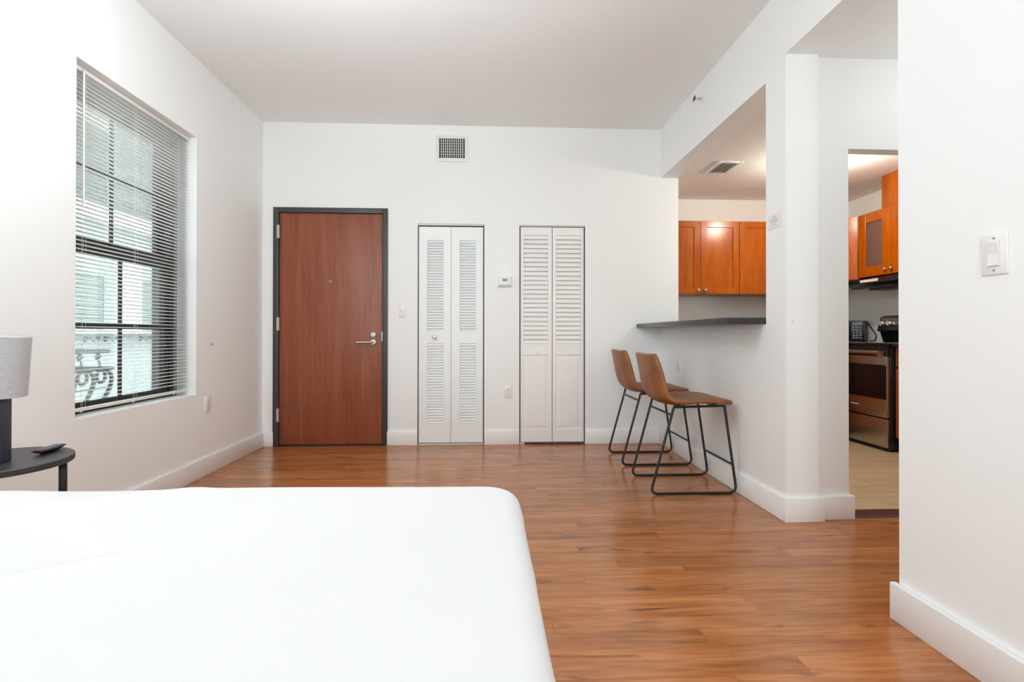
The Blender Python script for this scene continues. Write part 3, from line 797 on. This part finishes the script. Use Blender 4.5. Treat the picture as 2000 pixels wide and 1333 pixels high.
rc_ = thing('remote_control', (-1.525, 1.885, TZ), 'black remote control with a red button on the round side table', 'remote control')
ang = math.atan2(1.955-1.805, -1.532+1.516)
rm = Matrix.Translation((-1.524, 1.880, TZ)) @ Matrix.Rotation(ang, 4, 'Z')
def on_remote(mb, nm, mt, par, **k):
    for v in mb.bm.verts: v.co = rm @ v.co
    return mb.build(nm, mt, par, **k)
m = MB(); rs = []
for k in range(13):
    t = k/12; x = -.062+.124*t; w = .0205*(1-.25*abs(2*t-1)**4); h0 = .004+.005*(2*t-1)**2; h1 = .017+.001*(2*t-1)**2
    if k in (0, 12): h0 += .004; h1 -= .003
    rs.append([(x, -w, h1-.003), (x, -w*.86, h1), (x, w*.86, h1), (x, w, h1-.003), (x, w*.8, h0+.003), (x, w*.5, h0-.004 if 2 < k < 10 else h0), (x, -w*.5, h0-.004 if 2 < k < 10 else h0), (x, -w*.8, h0+.003)])
m.rings(rs)
rbody = on_remote(m, 'body', 'remote_black', rc_, smooth=True)
on_remote(MB().lathe([(.0048, .014), (.0048, .0200)], (-.050, -.006, 0), 14), 'power_button', 'button_red', rc_, smooth=True)
on_remote(MB().lathe([(.003, .014), (.003, .0200)], (-.050, .009, 0), 12), 'source_button', 'button_red', rc_, smooth=True)
src = None
for i in range(9):
    for j in range(3):
        x = -.036+i*.0105; y = (j-1)*.0115
        on_remote(MB().box(x-.0035, y-.0035, .014, x+.0035, y+.0035, .0186), 'button', 'button_grey', rbody)

# ------------------------------------------------------------------ bar counter and stools
bc = tag(MB().prism([(1.320, 2.7985), (R, 2.7985), (R, YJ+.004), (R+TK+.03, YJ+.004), (R+TK+.03, D-.002), (1.320, D-.002)], 'Z', 1.0205, 1.0565).build('bar_counter', 'counter_stone', None, bevel=.003),
         'black stone bar counter on the half wall of the pass-through', 'counter')

X0, Y0s = 1.25, 3.26      # first stool position (seat middle on the floor)
def make_stool():
    st = thing('bar_stool', (X0, Y0s, 0), 'tan leather bar stool nearer to the viewer, black sled legs', 'bar stool', 'tan leather stools at the bar counter')
    # shell centre line from the front lip to the top of the back: (x, z, half width, forward curl of the rim)
    P = [(1.508, .545, .165, .000), (1.494, .559, .186, .002), (1.44, .571, .205, .004), (1.34, .572, .218, .008), (1.25, .564, .224, .014),
         (1.17, .554, .224, .020), (1.112, .554, .222, .028), (1.074, .574, .220, .036), (1.052, .612, .218, .041), (1.038, .662, .215, .042),
         (1.028, .715, .211, .040), (1.020, .77, .205, .033), (1.014, .815, .197, .026), (1.010, .838, .188, .020), (1.008, .846, .172, .016)]
    m = MB(); nu = 12; rows = []
    for i, (x, z, hw, cu) in enumerate(P):
        a = P[max(i-1, 0)]; b = P[min(i+1, len(P)-1)]
        tx, tz = b[0]-a[0], b[1]-a[1]; l = math.hypot(tx, tz); nx, nz = tz/l, -tx/l     # inner normal (up on the seat, forward on the back)
        row = []
        for k in range(nu+1):
            u = -1+2*k/nu; c = cu*abs(u)**2.4
            row.append((x+nx*c, Y0s+u*hw, z+nz*c))
        rows.append(row)
    m.rings(rows, closed=False, cap=False)
    o = m.build('seat_shell', 'leather', st, smooth=True, angle=180)
    s = o.modifiers.new('solid', 'SOLIDIFY'); s.thickness = .032; s.offset = -1.; s.use_even_offset = False
    s = o.modifiers.new('sub', 'SUBSURF'); s.levels = 2; s.render_levels = 2
    # seam that follows the rim of the shell
    rim = [(r[0][0], r[0][1]-.001, r[0][2]) for r in rows]
    rim2 = [(r[-1][0], r[-1][1]+.001, r[-1][2]) for r in rows]
    for yy in (Y0s-.204, Y0s+.204):
        pts = fillet([(1.43, yy, .528), (1.125, yy, .525), (.981, yy, .0078), (1.503, yy, .0078), (1.43, yy, .528)], .055, 7)
        pts = fillet([(1.12, yy, .526), (.977, yy, .0078), (1.505, yy, .0078), (1.43, yy, .532)], .05, 7)
        MB().tube(pts, .0078, 10).build('sled_leg', 'black_metal', st, smooth=True)
        MB().tube([(1.118, yy, .526), (1.434, yy, .533)], .0078, 10).build('seat_rail', 'black_metal', st, smooth=True)
    MB().tube([(1.107, Y0s-.204, .478), (1.107, Y0s+.204, .478)], .0068, 10).build('rear_crossbar', 'black_metal', st, smooth=True)
    MB().tube([(1.479, Y0s-.204, .178), (1.479, Y0s+.204, .178)], .0068, 10).build('footrest', 'black_metal', st, smooth=True)
    for x in (1.15, 1.38): MB().box(x-.014, Y0s-.204, .529, x+.014, Y0s+.204, .540).build('seat_bracket', 'black_metal', st)
    return st
st1 = make_stool()
st2 = st1.copy(); COL.objects.link(st2); st2.location = (X0+.004, Y0s+.69, 0)
for ch in list(st1.children):
    c = ch.copy(); COL.objects.link(c); c.parent = st2
st2['label'] = 'tan leather bar stool farther away, beside the back wall'

# ------------------------------------------------------------------ kitchen
def framed_door(par, O, U, w, h, N, rail=.055, glass=False, kn=None, woodm='cabinet_wood'):
    """O = lower left corner, U = unit vector along the width, N = unit outward normal"""
    O, U, N = Vector(O), Vector(U), Vector(N); Z = Vector((0, 0, 1))
    def bx(u0, v0, u1, v1, n0, n1):
        m = MB(); R_ = [[O+U*u+Z*v+N*n for u, v in ((u0, v0), (u1, v0), (u1, v1), (u0, v1))] for n in (n0, n1)]
        return m, R_
    m = MB()
    for a in ((0, 0, rail, h), (w-rail, 0, w, h), (rail, 0, w-rail, rail), (rail, h-rail, w-rail, h)):
        m.rings([[O+U*u+Z*v+N*n for u, v in ((a[0], a[1]), (a[2], a[1]), (a[2], a[3]), (a[0], a[3]))] for n in (0, .02)])
    d = m.build('door', woodm, par, bevel=.0012, seg=1)
    m = MB(); m.rings([[O+U*u+Z*v+N*n for u, v in ((rail, rail), (w-rail, rail), (w-rail, h-rail), (rail, h-rail))] for n in (.004, .010)])
    m.build('pane' if glass else 'panel', 'smoked_glass' if glass else woodm, d)
    if kn:
        c = O+U*kn[0]+Z*kn[1]+N*.02
        m = MB(); rs = []
        for r, hgt in ((.005, 0), (.005, .012), (.013, .018), (.015, .024), (.010, .030), (.002, .031)):
            rs.append([c+N*hgt+U*r*math.cos(2*PI*k/16)+Z*r*math.sin(2*PI*k/16) for k in range(16)])
        m.rings(rs); m.build('knob', 'steel', d, smooth=True)
    return d
YC = 4.90
def wall_cab(x0, x1, doors, label):
    t = thing('wall_cabinet', ((x0+x1)/2, YK, 1.354), label, 'cabinet')
    box(x0, YC+.021, 1.354, x1, YK-.003, 2.063).build('body', 'cabinet_wood_dark', t)
    for a, b, k in doors: framed_door(t, (a, YC+.02, 1.356), (1, 0, 0), b-a, .705, (0, -1, 0), .06, kn=k)
    return t
wall_cab(1.705, 2.443, [(1.708, 2.058, (.326, .036)), (2.061, 2.442, (.04, .036))], 'orange wood double wall cabinet with two knobs seen through the pass-through')
wall_cab(2.445, 3.05, [(2.447, 3.048, (.55, .036))], 'orange wood single wall cabinet right of the double one')
cc = thing('corner_cabinet', (3.5, 5.0, 1.474), 'orange wood corner wall cabinet with a diagonal door', 'cabinet')
MB().prism([(3.052, YK-.003), (3.052, YC+.03), (3.19, YC+.012), (3.462, 4.655), (XK-.003, 4.655), (XK-.003, YK-.003)], 'Z', 1.472, 2.066).build('body', 'cabinet_wood_dark', cc)
u = Vector((3.452-3.185, 4.652-YC, 0)); wl = u.length; u.normalize()
framed_door(cc, Vector((3.185, YC, 1.476))+u*.004, u, wl-.008, .585, (u.y, -u.x, 0), .06, kn=(.04, .04))
gc = thing('glass_cabinet', (3.6, 4.27, 1.49), 'orange wood wall cabinet with smoked glass doors above the range', 'cabinet')
GX = 3.45
m = MB(); m.box(GX+.02, 3.885, 1.49, XK, 3.905, 2.066).box(GX+.02, 4.630, 1.49, XK, 4.650, 2.066).box(GX+.02, 3.885, 1.49, XK, 4.65, 1.51).box(GX+.02, 3.885, 2.046, XK, 4.65, 2.066).box(XK-.02, 3.885, 1.49, XK-.002, 4.65, 2.066)
m.build('body', 'cabinet_inside', gc)
box(GX+.03, 3.905, 1.77, XK-.02, 4.63, 1.785).build('shelf', 'cabinet_inside', gc)
framed_door(gc, (GX+.02, 4.648, 1.488), (0, -1, 0), .376, .578, (-1, 0, 0), .088, True, (.335, .044))
framed_door(gc, (GX+.02, 4.268, 1.488), (0, -1, 0), .376, .578, (-1, 0, 0), .088, True, (.022, .044))
dc = tag(box(GX+.004, 3.885, 2.0665, XK, 4.370, HK-.001).build('duct_cover', 'cabinet_wood', None, bevel=.002), 'orange wood duct cover box between glass cabinet and kitchen ceiling', 'duct cover')
hd = thing('range_hood', (3.6, 4.3, 1.4), 'black range hood under the glass cabinet', 'range hood')
MB().prism([(GX-.02, 1.466), (GX-.03, 1.425), (GX+.02, 1.388), (XK-.003, 1.388), (XK-.003, 1.464)], 'Y', 3.885, 4.76).build('shell', 'appliance_black', hd, bevel=.003)
box(GX+.03, 3.90, 1.466, XK-.003, 4.60, 1.4865).build('mounting_plate', 'appliance_black', hd)
box(GX-.029, 4.375, 1.437, GX-.0255, 4.59, 1.460).build('control_label', 'white_plastic', hd)
box(GX+.08, 4.0, 1.372, XK-.06, 4.62, 1.389).build('grease_filter', 'door_frame_paint', hd)

# base cabinets, worktop, range
KX = 3.32
def base_cab(y0, y1, label):
    t = thing('base_cabinet', (3.5, (y0+y1)/2, 0), label, 'cabinet')
    box(KX+.02, y0, .12, XK-.004, y1, .862).build('body', 'cabinet_wood_dark', t)
    box(KX+.07, y0, 0, XK-.004, y1, .12).build('toe_kick', 'appliance_black', t)
    framed_door(t, (KX+.02, y1-.004, .125), (0, -1, 0), y1-y0-.008, .56, (-1, 0, 0), .06, kn=(y1-y0-.06, .52), woodm='cabinet_wood_dark')
    m = MB().box(KX, y0+.004, .70, KX+.02, y1-.004, .855); d = m.build('drawer', 'cabinet_wood_dark', t, bevel=.002)
    MB().lathe([(.005, KX), (.005, KX-.012), (.014, KX-.02), (.002, KX-.03)], (0, (y0+y1)/2, .78), 14, 'X').build('knob', 'steel', d, smooth=True)
    return t
base_cab(3.40, 4.058, 'reddish brown base cabinet at the right of the range')
bc2 = thing('base_cabinet', (2.7, 4.95, 0), 'orange wood base cabinet along the kitchen back wall', 'cabinet')
box(1.71, 4.62, .12, 3.185, YK-.004, .862).build('body', 'cabinet_wood_dark', bc2)
box(1.71, 4.68, 0, 3.185, YK-.004, .12).build('toe_kick', 'appliance_black', bc2)
for k in range(3): framed_door(bc2, (1.715+k*.48, 4.62, .125), (1, 0, 0), .47, .72, (0, -1, 0), .06, kn=(.43, .68), woodm='cabinet_wood_dark')
tag(box(KX-.03, 3.40, .863, XK-.004, 4.060, .895).build('worktop', 'counter_stone', None, bevel=.003), 'dark stone worktop on the base cabinet right of the range', 'worktop')
tag(MB().prism([(1.705, 4.60), (3.19, 4.60), (3.19, 4.838), (XK-.004, 4.838), (XK-.004, YK-.004), (1.705, YK-.004)], 'Z', .863, .895).build('worktop', 'counter_stone', None, bevel=.003), 'dark stone worktop along the kitchen back wall', 'worktop')

rg = thing('range', (3.5, 4.45, 0), 'black and stainless steel electric range with oven', 'range')
RX, RY0, RY1 = 3.262, 4.066, 4.832
box(RX+.03, RY0, .03, XK-.01, RY1, .885).build('body', 'appliance_black', rg, bevel=.004)
box(RX+.005, RY0, .872, XK-.01, RY1, .893).build('cooktop', 'oven_glass', rg, bevel=.004)
for y in (RY0+.2, RY1-.2):
    for x in (3.42, 3.60): MB().tube([(x+.075*math.cos(a*PI/12), y+.075*math.sin(a*PI/12), .8925) for a in range(24)], .001, 4, loop=True).build('burner_ring', 'grey_plastic', rg)
dr = box(RX, RY0+.012, .278, RX+.03, RY1-.012, .782).build('oven_door', 'stainless', rg, bevel=.004)
box(RX-.003, RY0+.014, .428, RX+.002, RY1-.014, .712).build('oven_window', 'oven_glass', dr, bevel=.001)
MB().tube([(RX-.045, RY0+.035, .815), (RX-.045, RY1-.035, .815)], .017, 14).build('handle', 'stainless', dr, smooth=True)
m = MB()
for y in (RY0+.05, RY1-.05): m.box(RX-.05, y-.012, .770, RX+.004, y+.012, .826)
m.build('handle_bracket', 'stainless', dr, bevel=.003)
box(RX+.008, RY0+.006, .784, RX+.03, RY1-.006, .871).build('top_trim', 'appliance_black', rg)
box(RX-.0025, 4.40, .35, RX+.001, 4.49, .358).build('badge', 'white_plastic', dr)
box(RX+.002, RY0+.012, .035, RX+.03, RY1-.012, .266).build('drawer', 'stainless', rg, bevel=.004)
box(RX+.04, RY0+.02, 0, XK-.03, RY1-.02, .035).build('plinth', 'appliance_black', rg)
bgd = MB().prism([(3.72, .893), (3.69, .985), (3.66, 1.0), (3.695, 1.125), (3.72, 1.14), (XK-.005, 1.14), (XK-.005, .893)], 'Y', RY0, RY1-.14).build('backguard', 'appliance_black', rg, bevel=.004)
MB().prism([(3.664, 1.006), (3.690, 1.118), (3.694, 1.118), (3.668, 1.006)], 'Y', RY0+.02, RY1-.16).build('control_panel', 'stainless', bgd)
for y in (4.63, 4.545, 4.26, 4.18):
    k_ = MB().lathe([(.026, 3.682), (.024, 3.655), (.018, 3.648)], (0, y, 1.066), 20, 'X').build('knob', 'steel', bgd, smooth=True)
    box(3.640, y-.004, 1.048, 3.652, y+.004, 1.088).build('pointer', 'white_plastic', k_)

mw = thing('microwave', (3.585, 5.01, .895), 'compact black microwave oven with keypad set diagonally in the kitchen corner', 'microwave')
rm2 = Matrix.Translation((3.585, 5.01, .896)) @ Matrix.Rotation(math.radians(-45), 4, 'Z')
def on_mw(mb, nm, mt, par, **k):
    for v in mb.bm.verts: v.co = rm2 @ v.co
    return mb.build(nm, mt, par, **k)
on_mw(box(-.17, -.088, .008, .17, .10, .205), 'housing', 'grey_black', mw, bevel=.006)
md = on_mw(box(-.168, -.10, .012, .055, -.087, .202), 'door', 'oven_glass', mw, bevel=.002)
on_mw(box(.040, -.118, .03, .052, -.099, .185), 'handle', 'appliance_black', md, bevel=.003)
cp = on_mw(box(.058, -.099, .012, .168, -.087, .202), 'control_panel', 'appliance_black', mw, bevel=.002)
on_mw(box(.070, -.1005, .160, .155, -.0985, .188), 'display', 'button_grey', cp)
for i in range(5):
    for j in range(3):
        x = .072+j*.028; z = .028+i*.025
        on_mw(box(x, -.1008, z, x+.020, -.0985, z+.016), 'button', 'button_grey', cp)
for x in (-.13, .13):
    for y in (-.06, .07): on_mw(MB().lathe([(.012, -.001), (.012, .01)], (x, y, 0), 10), 'foot', 'appliance_black', mw)
tag(MB().tube(fillet([(3.772, 5.02, 1.09), (3.774, 4.965, 1.085), (3.774, 4.90, 1.02), (3.774, 4.84, .95), (3.765, 4.855, .903), (3.75, 4.90, .902)], .05, 6), .0045, 8).build('power_cord', 'appliance_black', None, smooth=True),
    'black power cord looping beside the microwave', 'cord')

# ceiling vent and lamps
cv = thing('ceiling_vent', (1.96, 4.195, HK), 'beige rectangular air vent in the kitchen ceiling', 'air vent')
vx0, vx1, vy0, vy1 = 1.862, 2.056, 4.043, 4.346
m = MB(); f_ = .028
m.box(vx0, vy0, HK-.012, vx0+f_, vy1, HK).box(vx1-f_, vy0, HK-.012, vx1, vy1, HK).box(vx0+f_, vy0, HK-.012, vx1-f_, vy0+f_, HK).box(vx0+f_, vy1-f_, HK-.012, vx1-f_, vy1, HK)
m.build('frame', 'trim_paint', cv, bevel=.003)
box(vx0+f_, vy0+f_, HK-.0015, vx1-f_, vy1-f_, HK-.0005).build('duct_shade_panel', 'vent_grey', cv)  # grey backing, painted as the shade between the louvers
src = None
for k in range(6):
    x = vx0+f_+.012+k*.0225
    if src is None: src = (MB().box(x-.009, vy0+f_, HK-.0095, x+.009, vy1-f_, HK-.008, Matrix.Rotation(-.85, 3, 'Y')).build('louver', 'trim_paint', cv), x)
    else: share(src[0], cv, (x-src[1], 0, 0))
kl = thing('kitchen_ceiling_lamp', (2.66, 3.90, HK), 'round flush ceiling lamp glowing warm in the kitchen', 'ceiling lamp')
MB().lathe([(.108, HK), (.108, HK-.022), (.10, HK-.026)], (2.66, 3.90, 0), 40).build('ring', 'door_frame_paint', kl, smooth=True)
MB().lathe([(.099, HK-.022), (.09, HK-.05), (.065, HK-.072), (.03, HK-.083), (.003, HK-.085)], (2.66, 3.90, 0), 40).build('glass_dome', 'lamp_glow', kl, smooth=True)
pl_ = thing('passage_fill_fixture', (2.3, 2.05, HA), 'round fixture added for the passage fill light, unseen behind the near right wall', 'ceiling lamp')  # unseen fixture made up to go with the added passage fill light
MB().lathe([(.09, HA), (.09, HA-.02), (.08, HA-.05), (.05, HA-.07), (.003, HA-.075)], (2.3, 2.05, 0), 32).build('glass_dome', 'room_lamp_glow', pl_, smooth=True)
rl = thing('ceiling_lamp', (-.95, 1.92, C), 'round white flush ceiling lamp of the main room', 'ceiling lamp')
MB().lathe([(.20, C), (.20, C-.025), (.19, C-.03)], (-.95, 1.92, 0), 40).build('ring', 'white_plastic', rl, smooth=True)
MB().lathe([(.188, C-.025), (.17, C-.06), (.12, C-.085), (.05, C-.098), (.003, C-.1)], (-.95, 1.92, 0), 40).build('glass_dome', 'room_lamp_glow', rl, smooth=True)
